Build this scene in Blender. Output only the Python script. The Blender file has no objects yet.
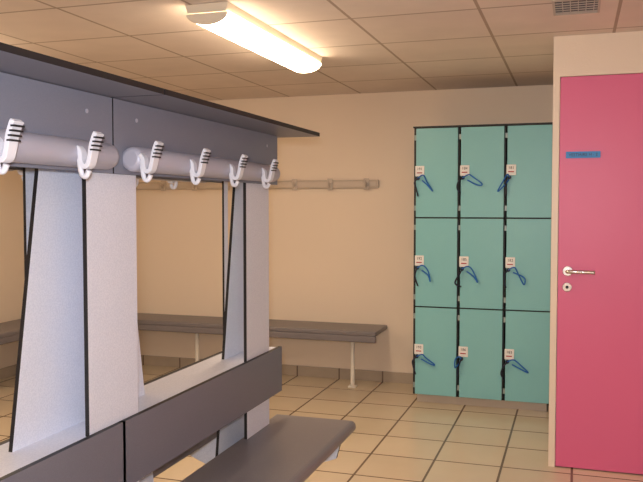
import bpy, bmesh, math, random
from mathutils import Vector, Matrix
random.seed(4)
sc=bpy.context.scene
try:
    sc.view_settings.view_transform='Standard'
except Exception: pass

# ---------------- materials ----------------
def srgb(r,g,b):
    def c(v):
        v/=255.0
        return v/12.92 if v<=0.04045 else ((v+0.055)/1.055)**2.4
    return (c(r),c(g),c(b),1)
def mat(name,col,rough=0.5,metal=0.0,noise=0.0,nscale=60,bump=0.0,bscale=200,spec=0.5,col2=None):
    m=bpy.data.materials.new(name); m.use_nodes=True
    nt=m.node_tree; b=nt.nodes['Principled BSDF']
    b.inputs['Base Color'].default_value=col
    b.inputs['Roughness'].default_value=rough
    b.inputs['Metallic'].default_value=metal
    b.inputs['Specular IOR Level'].default_value=spec
    geo=nt.nodes.new('ShaderNodeNewGeometry')
    if noise>0:
        n=nt.nodes.new('ShaderNodeTexNoise'); n.inputs['Scale'].default_value=nscale; n.inputs['Detail'].default_value=3
        nt.links.new(geo.outputs['Position'],n.inputs['Vector'])
        r=nt.nodes.new('ShaderNodeValToRGB')
        r.color_ramp.elements[0].position=0.35; r.color_ramp.elements[1].position=0.65
        c2=col2 if col2 else tuple(min(1,c*(1-noise)) for c in col[:3])+(1,)
        r.color_ramp.elements[0].color=c2; r.color_ramp.elements[1].color=col
        nt.links.new(n.outputs['Fac'],r.inputs['Fac']); nt.links.new(r.outputs['Color'],b.inputs['Base Color'])
    if bump>0:
        n=nt.nodes.new('ShaderNodeTexNoise'); n.inputs['Scale'].default_value=bscale; n.inputs['Detail'].default_value=4
        nt.links.new(geo.outputs['Position'],n.inputs['Vector'])
        bp=nt.nodes.new('ShaderNodeBump'); bp.inputs['Strength'].default_value=bump; bp.inputs['Distance'].default_value=0.003
        nt.links.new(n.outputs['Fac'],bp.inputs['Height']); nt.links.new(bp.outputs['Normal'],b.inputs['Normal'])
    return m
def grid_mat(name,c1,c2,cm,w,h,mortar,off,rough,bump=0.3,swap=None,nscale=8,spec=0.5):
    m=bpy.data.materials.new(name); m.use_nodes=True
    nt=m.node_tree; b=nt.nodes['Principled BSDF']
    b.inputs['Specular IOR Level'].default_value=spec
    geo=nt.nodes.new('ShaderNodeNewGeometry')
    mp=nt.nodes.new('ShaderNodeMapping'); mp.inputs['Location'].default_value=off
    if swap: mp.inputs['Rotation'].default_value=swap
    nt.links.new(geo.outputs['Position'],mp.inputs['Vector'])
    br=nt.nodes.new('ShaderNodeTexBrick'); br.offset=0; br.squash=1
    br.inputs['Scale'].default_value=1; br.inputs['Mortar Size'].default_value=mortar
    br.inputs['Mortar Smooth'].default_value=0.1
    br.inputs['Brick Width'].default_value=w; br.inputs['Row Height'].default_value=h
    br.inputs['Color1'].default_value=c1; br.inputs['Color2'].default_value=c2; br.inputs['Mortar'].default_value=cm
    br.inputs['Bias'].default_value=0
    nt.links.new(mp.outputs['Vector'],br.inputs['Vector'])
    n=nt.nodes.new('ShaderNodeTexNoise'); n.inputs['Scale'].default_value=nscale; n.inputs['Detail'].default_value=5
    nt.links.new(geo.outputs['Position'],n.inputs['Vector'])
    mr=nt.nodes.new('ShaderNodeMapRange'); mr.inputs['To Min'].default_value=0.9; mr.inputs['To Max'].default_value=1.08
    nt.links.new(n.outputs['Fac'],mr.inputs['Value'])
    mx=nt.nodes.new('ShaderNodeMix'); mx.data_type='RGBA'; mx.blend_type='MULTIPLY'; mx.inputs[0].default_value=1
    nt.links.new(br.outputs['Color'],mx.inputs[6]); nt.links.new(mr.outputs['Result'],mx.inputs[7])
    nt.links.new(mx.outputs[2],b.inputs['Base Color'])
    b.inputs['Roughness'].default_value=rough
    bp=nt.nodes.new('ShaderNodeBump'); bp.inputs['Strength'].default_value=bump; bp.inputs['Distance'].default_value=0.003; bp.invert=True
    nt.links.new(br.outputs['Fac'],bp.inputs['Height']); nt.links.new(bp.outputs['Normal'],b.inputs['Normal'])
    return m
M_wall=mat('wall_paint',srgb(236,221,203),0.42,bump=0.25,bscale=90)
M_ceil=grid_mat('ceiling_tile',srgb(230,217,208),srgb(226,213,204),srgb(176,158,144),0.6,0.6,0.008,(0.427+6.0,0.0,0),0.85,0.4,nscale=5)
M_floor=grid_mat('floor_tile',srgb(214,198,174),srgb(206,189,165),srgb(112,92,76),0.36,0.36,0.0065,(5.4,0.1,0),0.24,0.5,nscale=4)
M_base=grid_mat('baseboard_tile',srgb(176,162,146),srgb(172,158,142),srgb(112,96,84),0.36,2.0,0.006,(5.4,0.4,0),0.35,0.3)
M_grey=mat('grey_laminate',srgb(128,132,148),0.45,noise=0.08,nscale=300)
M_greyd=mat('dark_grey_laminate',srgb(116,116,128),0.42,noise=0.1,nscale=300)
M_seat=mat('seat_laminate',srgb(122,118,124),0.38,noise=0.1,nscale=300)
M_white=mat('speckled_white_laminate',srgb(226,230,244),0.4,noise=0.1,nscale=220,col2=srgb(212,217,233))
M_black=mat('dark_core_edge',srgb(28,28,32),0.5)
M_rail=mat('rail_aluminium',srgb(180,180,196),0.4,metal=0.1)
M_hook=mat('hook_plastic',srgb(226,228,238),0.3)
M_turq=mat('turquoise_laminate',srgb(132,196,204),0.38,noise=0.05,nscale=200)
M_pink=mat('pink_paint',srgb(222,104,148),0.4,bump=0.1)
M_chrome=mat('chrome',srgb(205,200,195),0.22,metal=0.9)
M_hinge=mat('hinge_metal',srgb(150,165,165),0.4,metal=0.3)
M_tag=mat('tag_white',srgb(235,235,235),0.4)
M_red=mat('tag_print',srgb(170,40,50),0.5)
M_ink=mat('ink',srgb(20,30,50),0.5)
M_bluec=mat('cord_blue',srgb(10,100,190),0.4)
M_blackc=mat('cord_black',srgb(15,18,50),0.4)
M_sign=mat('sign_blue',srgb(20,130,205),0.4)
M_wrail=mat('wall_rail_plastic',srgb(204,192,180),0.4)
M_leg=mat('leg_white_enamel',srgb(228,224,216),0.3)
M_vent=mat('vent_metal',srgb(190,178,165),0.4)
M_plinth=mat('plinth_tile',srgb(206,192,176),0.25)
M_lampbody=mat('lamp_housing',srgb(235,225,205),0.4)
def emis(name,col,s):
    m=bpy.data.materials.new(name); m.use_nodes=True
    b=m.node_tree.nodes['Principled BSDF']
    b.inputs['Base Color'].default_value=(0.9,0.85,0.75,1)
    b.inputs['Emission Color'].default_value=col; b.inputs['Emission Strength'].default_value=s
    return m
M_lamp=emis('lamp_diffuser',(1.0,0.765,0.52,1),26.0)

# ---------------- helpers ----------------
def empty(name,loc=(0,0,0)):
    e=bpy.data.objects.new(name,None); e.location=loc; e.empty_display_size=0.1
    sc.collection.objects.link(e); return e
def finish(name,bm,m,parent=None,smooth=False,bevel=0.0,seg=2):
    me=bpy.data.meshes.new(name)
    bmesh.ops.recalc_face_normals(bm,faces=bm.faces)
    bm.to_mesh(me); bm.free()
    mats=m if isinstance(m,(list,tuple)) else [m]
    for x in mats: me.materials.append(x)
    o=bpy.data.objects.new(name,me); sc.collection.objects.link(o)
    if smooth:
        for p in me.polygons: p.use_smooth=len(p.vertices)<=4
    if bevel>0:
        md=o.modifiers.new('bev','BEVEL'); md.width=bevel; md.segments=seg; md.limit_method='ANGLE'
    if parent:
        o.parent=parent
        o.matrix_parent_inverse=Matrix.Translation(-Vector(parent.location))
    return o
def addbox(bm,lo,hi,mi=0):
    vs=[bm.verts.new((x,y,z)) for x in (lo[0],hi[0]) for y in (lo[1],hi[1]) for z in (lo[2],hi[2])]
    F=[(0,1,3,2),(4,6,7,5),(0,4,5,1),(2,3,7,6),(0,2,6,4),(1,5,7,3)]
    for f in F:
        fc=bm.faces.new([vs[i] for i in f]); fc.material_index=mi
def box(name,lo,hi,m,parent=None,bevel=0.0,seg=2):
    bm=bmesh.new(); addbox(bm,lo,hi); return finish(name,bm,m,parent,bevel=bevel,seg=seg)
def boxes(name,lst,m,parent=None,bevel=0.0):
    bm=bmesh.new()
    for l in lst: addbox(bm,l[0],l[1],l[2] if len(l)>2 else 0)
    return finish(name,bm,m,parent,bevel=bevel)
def prism(name,pts,axis,a,b,m,parent=None,bevel=0.0,edge=None,smooth=False,seg=2):
    bm=bmesh.new()
    def P(p,t):
        if axis=='X': return (t,p[0],p[1])
        if axis=='Y': return (p[0],t,p[1])
        return (p[0],p[1],t)
    A=[bm.verts.new(P(p,a)) for p in pts]; B=[bm.verts.new(P(p,b)) for p in pts]
    bm.faces.new(A); bm.faces.new(B[::-1])
    n=len(pts)
    for i in range(n):
        f=bm.faces.new([A[i],A[(i+1)%n],B[(i+1)%n],B[i]])
        if edge: f.material_index=1
    return finish(name,bm,[m,edge] if edge else m,parent,bevel=bevel,smooth=smooth,seg=seg)
def board(name,lo,hi,m,parent=None,axis='X'):
    i={'X':0,'Y':1,'Z':2}[axis]
    o=[k for k in range(3) if k!=i]
    pts=[(lo[o[0]],lo[o[1]]),(hi[o[0]],lo[o[1]]),(hi[o[0]],hi[o[1]]),(lo[o[0]],hi[o[1]])]
    return prism(name,pts,axis,lo[i],hi[i],m,parent,edge=M_black)
def tube(name,pts,r,m,parent=None,n=10):
    bm=bmesh.new()
    P=[Vector(p) for p in pts]; rings=[]
    a=None
    for i,p in enumerate(P):
        t=(P[min(i+1,len(P)-1)]-P[max(i-1,0)]).normalized()
        if a is None:
            a=t.cross(Vector((0,0,1)))
            if a.length<0.2: a=t.cross(Vector((1,0,0)))
        a=a-t*a.dot(t)
        if a.length<1e-4: a=t.orthogonal()
        a.normalize(); b=t.cross(a)
        rr=r[i] if isinstance(r,(list,tuple)) else r
        rings.append([bm.verts.new(p+a*math.cos(k*2*math.pi/n)*rr+b*math.sin(k*2*math.pi/n)*rr) for k in range(n)])
    for i in range(len(rings)-1):
        for k in range(n):
            bm.faces.new([rings[i][k],rings[i][(k+1)%n],rings[i+1][(k+1)%n],rings[i+1][k]])
    bm.faces.new(rings[0][::-1]); bm.faces.new(rings[-1])
    return finish(name,bm,m,parent,smooth=True)
def smooth_path(ctrl,k=6):
    P=[Vector(c) for c in ctrl]; out=[]
    for i in range(len(P)-1):
        p0=P[max(i-1,0)];p1=P[i];p2=P[i+1];p3=P[min(i+2,len(P)-1)]
        for j in range(k):
            t=j/k
            out.append(0.5*((2*p1)+(-p0+p2)*t+(2*p0-5*p1+4*p2-p3)*t*t+(-p0+3*p1-3*p2+p3)*t**3))
    out.append(P[-1]); return out
def text(name,s,size,loc,rot,m,parent,ext=0.0005):
    c=bpy.data.curves.new(name,'FONT'); c.body=s; c.size=size; c.align_x='CENTER'; c.align_y='CENTER'; c.extrude=ext
    o=bpy.data.objects.new(name+'_tmp',c); sc.collection.objects.link(o)
    o.location=loc; o.rotation_euler=rot
    bpy.context.view_layer.update()
    dg=bpy.context.evaluated_depsgraph_get()
    me=bpy.data.meshes.new_from_object(o.evaluated_get(dg))
    me.transform(o.matrix_world)
    bpy.data.objects.remove(o)
    me.materials.clear(); me.materials.append(m)
    t=bpy.data.objects.new(name,me); sc.collection.objects.link(t)
    t.parent=parent; t.matrix_parent_inverse=Matrix.Translation(-Vector(parent.location))
    return t

# ---------------- room ----------------
XL,XR,YB,YF,H=-4.4,1.7,6.0,-2.2,2.285
YD=4.31; XD=-0.122
box('floor',(XL-0.1,YF-0.1,-0.1),(XR+0.1,YB+0.1,0),M_floor)
box('ceiling',(XL-0.1,YF-0.1,H),(XR+0.1,YB+0.1,H+0.1),M_ceil)
box('wall_back',(XL-0.1,YB,0),(XR+0.1,YB+0.1,H),M_wall)
box('wall_left',(XL-0.1,YF,0),(XL,YB,H),M_wall)
box('wall_right',(XR,YF,0),(XR+0.1,YB,H),M_wall)
box('wall_front',(XL-0.1,YF-0.1,0),(XR+0.1,YF,H),M_wall)
dx0,dx1,dzt=-0.088,0.86,2.075
boxes('wall_door',[((XD,YD,0),(dx0,YD+0.1,H)),((dx1,YD,0),(XR,YD+0.1,H)),((dx0,YD,dzt),(dx1,YD+0.1,H)),
                   ((XD,YD+0.1,0),(XD+0.08,YB,H))],M_wall)
bh=0.085
box('baseboard_back',(XL,YB-0.012,0),(-1.08,YB,bh),M_base,bevel=0.003)
box('baseboard_left',(XL,YF,0),(XL+0.012,YB-0.012,bh),M_base,bevel=0.003)
# door
d=empty('door_1',(0.4,YD,0))
box('leaf',(dx0+0.003,YD-0.004,0.006),(dx1-0.003,YD+0.036,dzt-0.003),M_pink,d,bevel=0.002)
hx=-0.036; hz=1.055
def disc(name,c,r,y0,y1,m,parent,n=24):
    return prism(name,[(c[0]+r*math.cos(i*2*math.pi/n),c[1]+r*math.sin(i*2*math.pi/n)) for i in range(n)],'Y',y0,y1,m,parent,bevel=0.002)
disc('handle_rose',(hx,hz),0.026,YD-0.014,YD-0.004,M_chrome,d)
tube('handle_lever',smooth_path([(hx,YD-0.012,hz),(hx,YD-0.045,hz),(hx+0.02,YD-0.055,hz),(hx+0.07,YD-0.055,hz),(hx+0.135,YD-0.052,hz-0.002)]),0.0105,M_chrome,d)
disc('keyhole_rose',(hx-0.002,hz-0.085),0.024,YD-0.012,YD-0.004,M_chrome,d)
disc('key_cylinder',(hx-0.002,hz-0.085),0.008,YD-0.014,YD-0.011,M_black,d)
s=empty('door_sign',(0.03,YD-0.006,1.665))
sx0,sx1=-0.053,0.118
box('plate',(sx0,YD-0.008,1.648),(sx1,YD-0.0045,1.682),M_sign,s)
text('lettering','VESTIAIRE H - 2',0.021,((sx0+sx1)/2,YD-0.0085,1.665),(math.radians(90),0,0),M_ink,s)

# ---------------- ceiling lamp ----------------
def lamp(name,xc,y0,y1,w=0.2):
    e=empty(name,(xc,(y0+y1)/2,H))
    prism('housing',[(xc-w/2,H),(xc-w/2+0.012,H-0.04),(xc+w/2-0.012,H-0.04),(xc+w/2,H)],'Y',y0,y1,M_lampbody,e,bevel=0.004)
    n=14; ww=w/2-0.006
    pts=[(xc+ww*math.cos(math.pi+math.pi*i/n),H-0.041+0.05*math.sin(math.pi+math.pi*i/n)) for i in range(n+1)]
    prism('diffuser',pts,'Y',y0+0.012,y1-0.012,M_lamp,e,smooth=False)
    for k,(a,b) in enumerate(((y0,y0+0.012),(y1-0.012,y1))):
        prism('end_cap_%d'%k,[(p[0],p[1]-0.001) for p in pts],'Y',a+0.0005,b-0.0005,M_lampbody,e)
    return e
lamp('added_fill_light',-1.55,3.13,4.46,0.21)
lamp('added_fill_light',-1.50,-1.6,-0.05)  # added fixture behind the camera, never in view, brightens the room
lamp('added_fill_light',-3.3,2.2,3.75)  # added fill over the left aisle, out of frame
lamp('added_fill_light',0.7,-2.0,-0.45)  # one more unseen fixture behind the camera, added as fill light

# vent
vy=3.53
v=empty('ceiling_vent',(-0.01,vy+0.135,H))
boxes('frame',[((-0.11,vy,H-0.010),(0.09,vy+0.010,H)),((-0.11,vy+0.260,H-0.010),(0.09,vy+0.27,H)),((-0.11,vy+0.010,H-0.010),(-0.100,vy+0.260,H)),((0.080,vy+0.010,H-0.010),(0.09,vy+0.260,H))],M_vent,v)
box('duct_dark',(-0.100,vy+0.010,H-0.002),(0.080,vy+0.260,H),M_black,v)
boxes('slats',[((-0.100,vy+0.030+i*0.042,H-0.006),(0.080,vy+0.036+i*0.042,H-0.002)) for i in range(6)]+[((-0.07+i*0.033,vy+0.012,H-0.006),(-0.066+i*0.033,vy+0.258,H-0.002)) for i in range(5)],M_vent,v)

# ---------------- lockers ----------------
lk=empty('locker_cabinet',(-0.61,5.4,0))
lx0,lx1,ly,lz0,lz1=-1.082,-0.15,5.4,0.065,1.94
cw=(lx1-lx0)/3; rh=(lz1-lz0)/3
lst=[((lx0,ly+0.02,lz0),(lx0+0.012,YB-0.015,lz1)),((lx1-0.012,ly+0.02,lz0),(lx1,YB-0.015,lz1)),
     ((lx0,YB-0.025,lz0),(lx1,YB-0.015,lz1))]
for i in (1,2): lst.append(((lx0+cw*i-0.006,ly+0.02,lz0),(lx0+cw*i+0.006,YB-0.025,lz1)))
for i in range(4):
    z=lz0+rh*i; z0=max(lz0,z-0.006); z1=min(lz1,z0+0.012); lst.append(((lx0,ly+0.02,z0),(lx1,YB-0.025,z1)))
boxes('carcass',lst,M_black,lk)
box('top_cover',(lx0-0.004,ly-0.002,lz1),(lx1+0.004,YB-0.015,lz1+0.01),M_black,lk)
box('plinth',(lx0+0.02,ly+0.07,0),(lx1-0.02,YB-0.03,lz0),M_plinth,lk)
nums=[['191','184','181'],['192','185','182'],['193','186','183']]
for c in range(3):
    for r in range(3):
        a=lx0+cw*c; b=a+cw; zt=lz1-rh*r; zb=zt-rh; k='%d_%d'%(r+1,c+1)
        box('door_'+k,(a+0.018,ly,zb+0.005),(b-0.004,ly+0.018,zt-0.005),M_turq,lk,bevel=0.0015)
        boxes('hinge_'+k,[((a+0.004,ly+0.004,zt-0.085),(a+0.017,ly+0.02,zt-0.05)),((a+0.004,ly+0.004,zb+0.05),(a+0.017,ly+0.02,zb+0.085))],M_hinge,lk)
        tx=a+0.045; tz=zt-0.30
        box('tag_'+k,(tx-0.032,ly-0.006,tz-0.036),(tx+0.032,ly-0.001,tz+0.036),M_tag,lk,bevel=0.003)
        text('tag_number_'+k,nums[r][c],0.026,(tx,ly-0.0066,tz+0.014),(math.radians(90),0,0),M_ink,lk,0.0003)
        box('tag_mark_'+k,(tx-0.02,ly-0.007,tz-0.016),(tx+0.018,ly-0.0061,tz-0.009),M_red,lk)
        disc('lock_'+k,(tx-0.012,tz-0.05),0.013,ly-0.022,ly-0.0005,M_blackc,lk,16)
        j=lambda s: random.uniform(-s,s)
        sd=random.choice([1,1,-0.7]) if c else 1
        p0=(tx-0.012,ly-0.02,tz-0.05)
        tube('wristband_'+k,smooth_path([p0,(tx+sd*0.03,ly-0.035,tz-0.03),(tx+sd*(0.065+j(.02)),ly-0.03,tz-0.06+j(.02)),
             (tx+sd*(0.10+j(.03)),ly-0.02,tz-0.12+j(.03)),(tx+sd*(0.075+j(.02)),ly-0.015,tz-0.10),(tx+sd*0.02,ly-0.02,tz-0.065)]),0.0048,M_bluec,lk,n=6)
        tube('key_strap_'+k,smooth_path([p0,(tx-0.03+j(.01),ly-0.03,tz-0.08),(tx-0.04+j(.02),ly-0.02,tz-0.13+j(.02)),(tx-0.02+j(.02),ly-0.015,tz-0.165+j(.02))]),0.0055,M_blackc,lk,n=6)

# ---------------- wall coat rails ----------------
cr=empty('wall_coat_rail',(-2.9,YB,1.56))
rz=1.57
prism('rail',[(YB-0.03,rz-0.03),(YB-0.036,rz-0.015),(YB-0.036,rz+0.015),(YB-0.03,rz+0.03),(YB-0.004,rz+0.034),(YB-0.004,rz-0.034)],'X',XL+0.02,-1.49,M_wrail,cr,bevel=0.003)
box('rail_end',(-1.49,YB-0.038,rz-0.034),(-1.475,YB-0.002,rz+0.034),M_wrail,cr,bevel=0.006)
i=0; x=-1.57
while x>XL+0.1:
    boxes('peg_%d'%i,[((x-0.022,YB-0.048,rz-0.045),(x+0.022,YB-0.036,rz+0.045))],M_wrail,cr,bevel=0.004)
    tube('peg_hook_%d'%i,smooth_path([(x,YB-0.044,rz+0.01),(x,YB-0.075,rz-0.02),(x,YB-0.09,rz+0.005),(x,YB-0.092,rz+0.03)]),0.009,M_wrail,cr,n=8)
    i+=1; x-=0.3

# ---------------- wall benches ----------------
def seat_profile(x0,x1,z0,z1,r=0.018):
    pts=[(x0,z0)]
    for k in range(5):
        a=-math.pi/2+k*math.pi/8; pts.append((x1-r+r*math.cos(a),z0+r+r*math.sin(a)))
    for k in range(5):
        a=k*math.pi/8; pts.append((x1-r+r*math.cos(a),z1-r+r*math.sin(a)))
    pts.append((x0,z1)); return pts
wb=empty('wall_bench',(-2.8,5.8,0))
sz=0.46
boxes('slab',[((XL+0.42,5.60,sz-0.035),(-1.40,YB-0.02,sz)),((XL+0.42,5.60,sz-0.085),(-1.40,5.625,sz-0.035))],M_seat,wb,bevel=0.008)
for k,x in enumerate((-1.62,-2.95,-3.85)):
    tube('leg_%d'%k,smooth_path([(x,5.93,sz-0.05),(x,5.78,sz-0.06),(x,5.75,sz-0.1),(x,5.75,0.2),(x,5.75,0.01)]),0.017,M_leg,wb)
    box('leg_foot_%d'%k,(x-0.03,5.72,0),(x+0.03,5.78,0.012),M_leg,wb,bevel=0.003)
    box('leg_bracket_%d'%k,(x-0.02,5.63,sz-0.05),(x+0.02,5.97,sz-0.0355),M_leg,wb)
wb2=empty('wall_bench',(-4.2,3,0))
boxes('slab',[((XL+0.02,1.0,sz-0.035),(XL+0.40,YB-0.02,sz)),((XL+0.375,1.0,sz-0.085),(XL+0.40,YB-0.02,sz-0.035))],M_seat,wb2,bevel=0.008)
for k,y in enumerate((1.3,2.6,3.9,5.2)):
    tube('leg_%d'%k,smooth_path([(XL+0.07,y,sz-0.05),(XL+0.22,y,sz-0.06),(XL+0.25,y,sz-0.1),(XL+0.25,y,0.2),(XL+0.25,y,0.01)]),0.017,M_leg,wb2)
    box('leg_foot_%d'%k,(XL+0.22,y-0.03,0),(XL+0.28,y+0.03,0.012),M_leg,wb2,bevel=0.003)
    box('leg_bracket_%d'%k,(XL+0.03,y-0.02,sz-0.05),(XL+0.37,y+0.02,sz-0.0355),M_leg,wb2)

# ---------------- island changing bench ----------------
B=empty('changing_room_bench',(-1.4,1.95,0))
XN=-1.25; XF=-1.48     # near and far front planes
Y0,YJ,Y1=0.62,1.905,3.17
g=0.003
zt,zb=1.70,1.49
for k,(a,b) in enumerate(((Y0,YJ-g),(YJ+g,Y1))):
    board('top_shelf_%d'%k,(-1.66,a-(0.1 if k==0 else 0),zt+0.002),(-1.07,b+(0.09 if k else 0),zt+0.018),M_grey,B,'Z')
    board('hook_panel_near_%d'%k,(XN,a,zb),(XN+0.016,b,zt),M_grey,B)
    board('hook_panel_far_%d'%k,(XF-0.016,a,zb+0.01),(XF,b,zt),M_grey,B)
    board('seat_back_near_%d'%k,(XN,a+0.03,0.577),(XN+0.016,b+0.05,0.775),M_greyd,B)
    board('seat_back_far_%d'%k,(XF-0.016,a+0.03,0.577),(XF,b+0.05,0.75),M_greyd,B)
    board('ledge_%d'%k,(-1.43,a+0.03,0.757),(XN-0.001,b+0.05,0.77),M_white,B,'Z')
    for side,nm in ((1,'near'),(-1,'far')):
        if side==1: pr=seat_profile(XN-0.03,-0.905,0.405,0.455,0.022)
        else: pr=[(XN+XF-p[0],p[1]) for p in seat_profile(XN-0.03,-0.905,0.405,0.455,0.022)]
        prism('seat_%s_%d'%(nm,k),pr,'Y',a,b+0.10*k,M_seat,B,bevel=0.006)
    for j,(yy,zz) in enumerate([(a+0.12,zt-0.05),(b-0.12,zt-0.05)]):
        n=12
        prism('screw_%d_%d'%(k,j),[(yy+0.006*math.cos(t*2*math.pi/n),zz+0.006*math.sin(t*2*math.pi/n)) for t in range(n)],'X',XN+0.016,XN+0.018,M_rail,B)
def uprights(yc,l,r,lp,rp,tag,fp):
    xm=-1.36
    sl=0.16/0.72
    def off(z): return max(0.0,(1.49-z))*sl
    pts=[]
    if l: pts+= [(yc-l-off(1.49),zt),(yc-l-off(1.49),1.49),(yc-l-off(0.0)*0.75,0.0)]
    else: pts+=[(yc,zt),(yc,0)]
    if r: pts+= [(yc+r+off(0.0)*0.75,0.0),(yc+r,1.49),(yc+r,zt)]
    else: pts+=[(yc,0),(yc,zt)]
    prism('tapered_upright_'+tag,pts,'X',xm-0.012,xm,M_white,B,edge=M_black)
    board('post_near_'+tag,(XN-0.014,lp,0.0),(XN-0.001,rp,zt),M_white,B)
    board('post_far_'+tag,(XF+0.001,fp[0],0.0),(XF+0.010,fp[1],zt),M_white,B)
uprights(1.94,0.195,0.21,1.80,2.05,'mid',(1.83,2.02))
uprights(3.17,0.16,0,2.87,3.11,'end',(3.13,3.17))
uprights(0.68,0,0.17,0.7,0.94,'start',(0.7,0.94))
for k,y in enumerate((0.75,1.95,3.09)):
    prism('seat_support_%d'%k,[(-1.80,0.404),(-1.78,0.33),(-1.55,0.24),(-1.55,0.0),(-1.18,0.0),(-1.18,0.24),(-0.95,0.33),(-0.93,0.404)],'Y',y+0.025,y+0.045,M_white,B,edge=M_black)
def rail(y0,y1,xc,tag):
    rr=0.036
    pp=[(xc,y0,1.533),(xc,y0+0.006,1.533)]+[(xc,y,1.533) for y in (y0+0.02,y1-0.02)]+[(xc,y1-0.006,1.533),(xc,y1,1.533)]
    tube('hook_rail_'+tag,pp,[rr*0.6,rr*0.9,rr,rr,rr*0.9,rr*0.6],M_rail,B,n=28)
RX=XN+0.042
rail(0.68,1.85,RX,'near_0'); rail(1.95,3.06,RX,'near_1')
rail(0.68,1.85,XF-0.042,'far_0'); rail(1.95,3.06,XF-0.042,'far_1')
def hook(y,xc,s,tag):
    path=smooth_path([(0.030,0.012),(0.040,0.0),(0.043,-0.022),(0.052,-0.036),(0.064,-0.032),(0.071,-0.010),(0.076,0.014),(0.084,0.036),(0.090,0.046)],5)
    bm=bmesh.new(); n=len(path); L=[]
    for i,p in enumerate(path):
        q0=path[max(i-1,0)];q1=path[min(i+1,n-1)]
        t=Vector((q1[0]-q0[0],q1[1]-q0[1])).normalized(); nx=Vector((-t[1],t[0]))
        th=0.006; w=0.011+0.006*(i/n)
        if i==n-1: w*=0.8
        L.append([bm.verts.new((xc+s*(p[0]+a*nx[0]*th),y+b*w,1.533+p[1]+a*nx[1]*th)) for a,b in ((1,-1),(1,1),(-1,1),(-1,-1))])
    for i in range(n-1):
        for k in range(4):
            bm.faces.new([L[i][k],L[i][(k+1)%4],L[i+1][(k+1)%4],L[i+1][k]])
    bm.faces.new(L[0][::-1]); bm.faces.new(L[-1])
    finish('hook_'+tag,bm,M_hook,B,bevel=0.0015)
    tube('hook_curl_'+tag,[(xc+s*p[0],y,1.533+p[1]) for p in smooth_path([(0.032,-0.005),(0.034,-0.030),(0.040,-0.056),(0.052,-0.060),(0.060,-0.046)],4)]
         ,0.007,M_hook,B,n=8)
    boxes('hook_slits_'+tag,[((xc+s*(0.0745+0.0035*i)+ (0 if s>0 else -0.010),y-0.0165,1.533+0.002+0.010*i),(xc+s*(0.0745+0.0035*i)+(0.010 if s>0 else 0),y+0.0165,1.533+0.006+0.010*i)) for i in range(4)],M_black,B)
for i,y in enumerate((0.77,1.07,1.37,1.665,1.96,2.26,2.56,2.86)):
    hook(y,RX,1,'near_%d'%i)
    hook(y,XF-0.042,-1,'far_%d'%i)

# ---------------- lights ----------------
def area(name,loc,rot,size,p,col,sy=None):
    l=bpy.data.lights.new(name,'AREA'); l.energy=p; l.color=col; l.size=size
    if sy: l.shape='RECTANGLE'; l.size_y=sy
    o=bpy.data.objects.new(name,l); sc.collection.objects.link(o); o.location=loc; o.rotation_euler=rot; return o
area('camera_flash',(-0.02,-0.02,1.47),(math.radians(87.4),0,math.radians(18)),0.06,38,(0.90,0.93,1.0))
w=bpy.data.worlds.new('world'); sc.world=w; w.use_nodes=True
w.node_tree.nodes['Background'].inputs[0].default_value=(1,0.85,0.7,1); w.node_tree.nodes['Background'].inputs[1].default_value=0.05

# ---------------- camera ----------------
cam=bpy.data.cameras.new('camera'); cam.sensor_width=36; cam.lens=780/643*36
co=bpy.data.objects.new('camera',cam); sc.collection.objects.link(co)
co.location=(0,0,1.40); co.rotation_euler=(math.radians(90-2.6),0,math.radians(18.04))
cam.clip_start=0.02
sc.camera=co
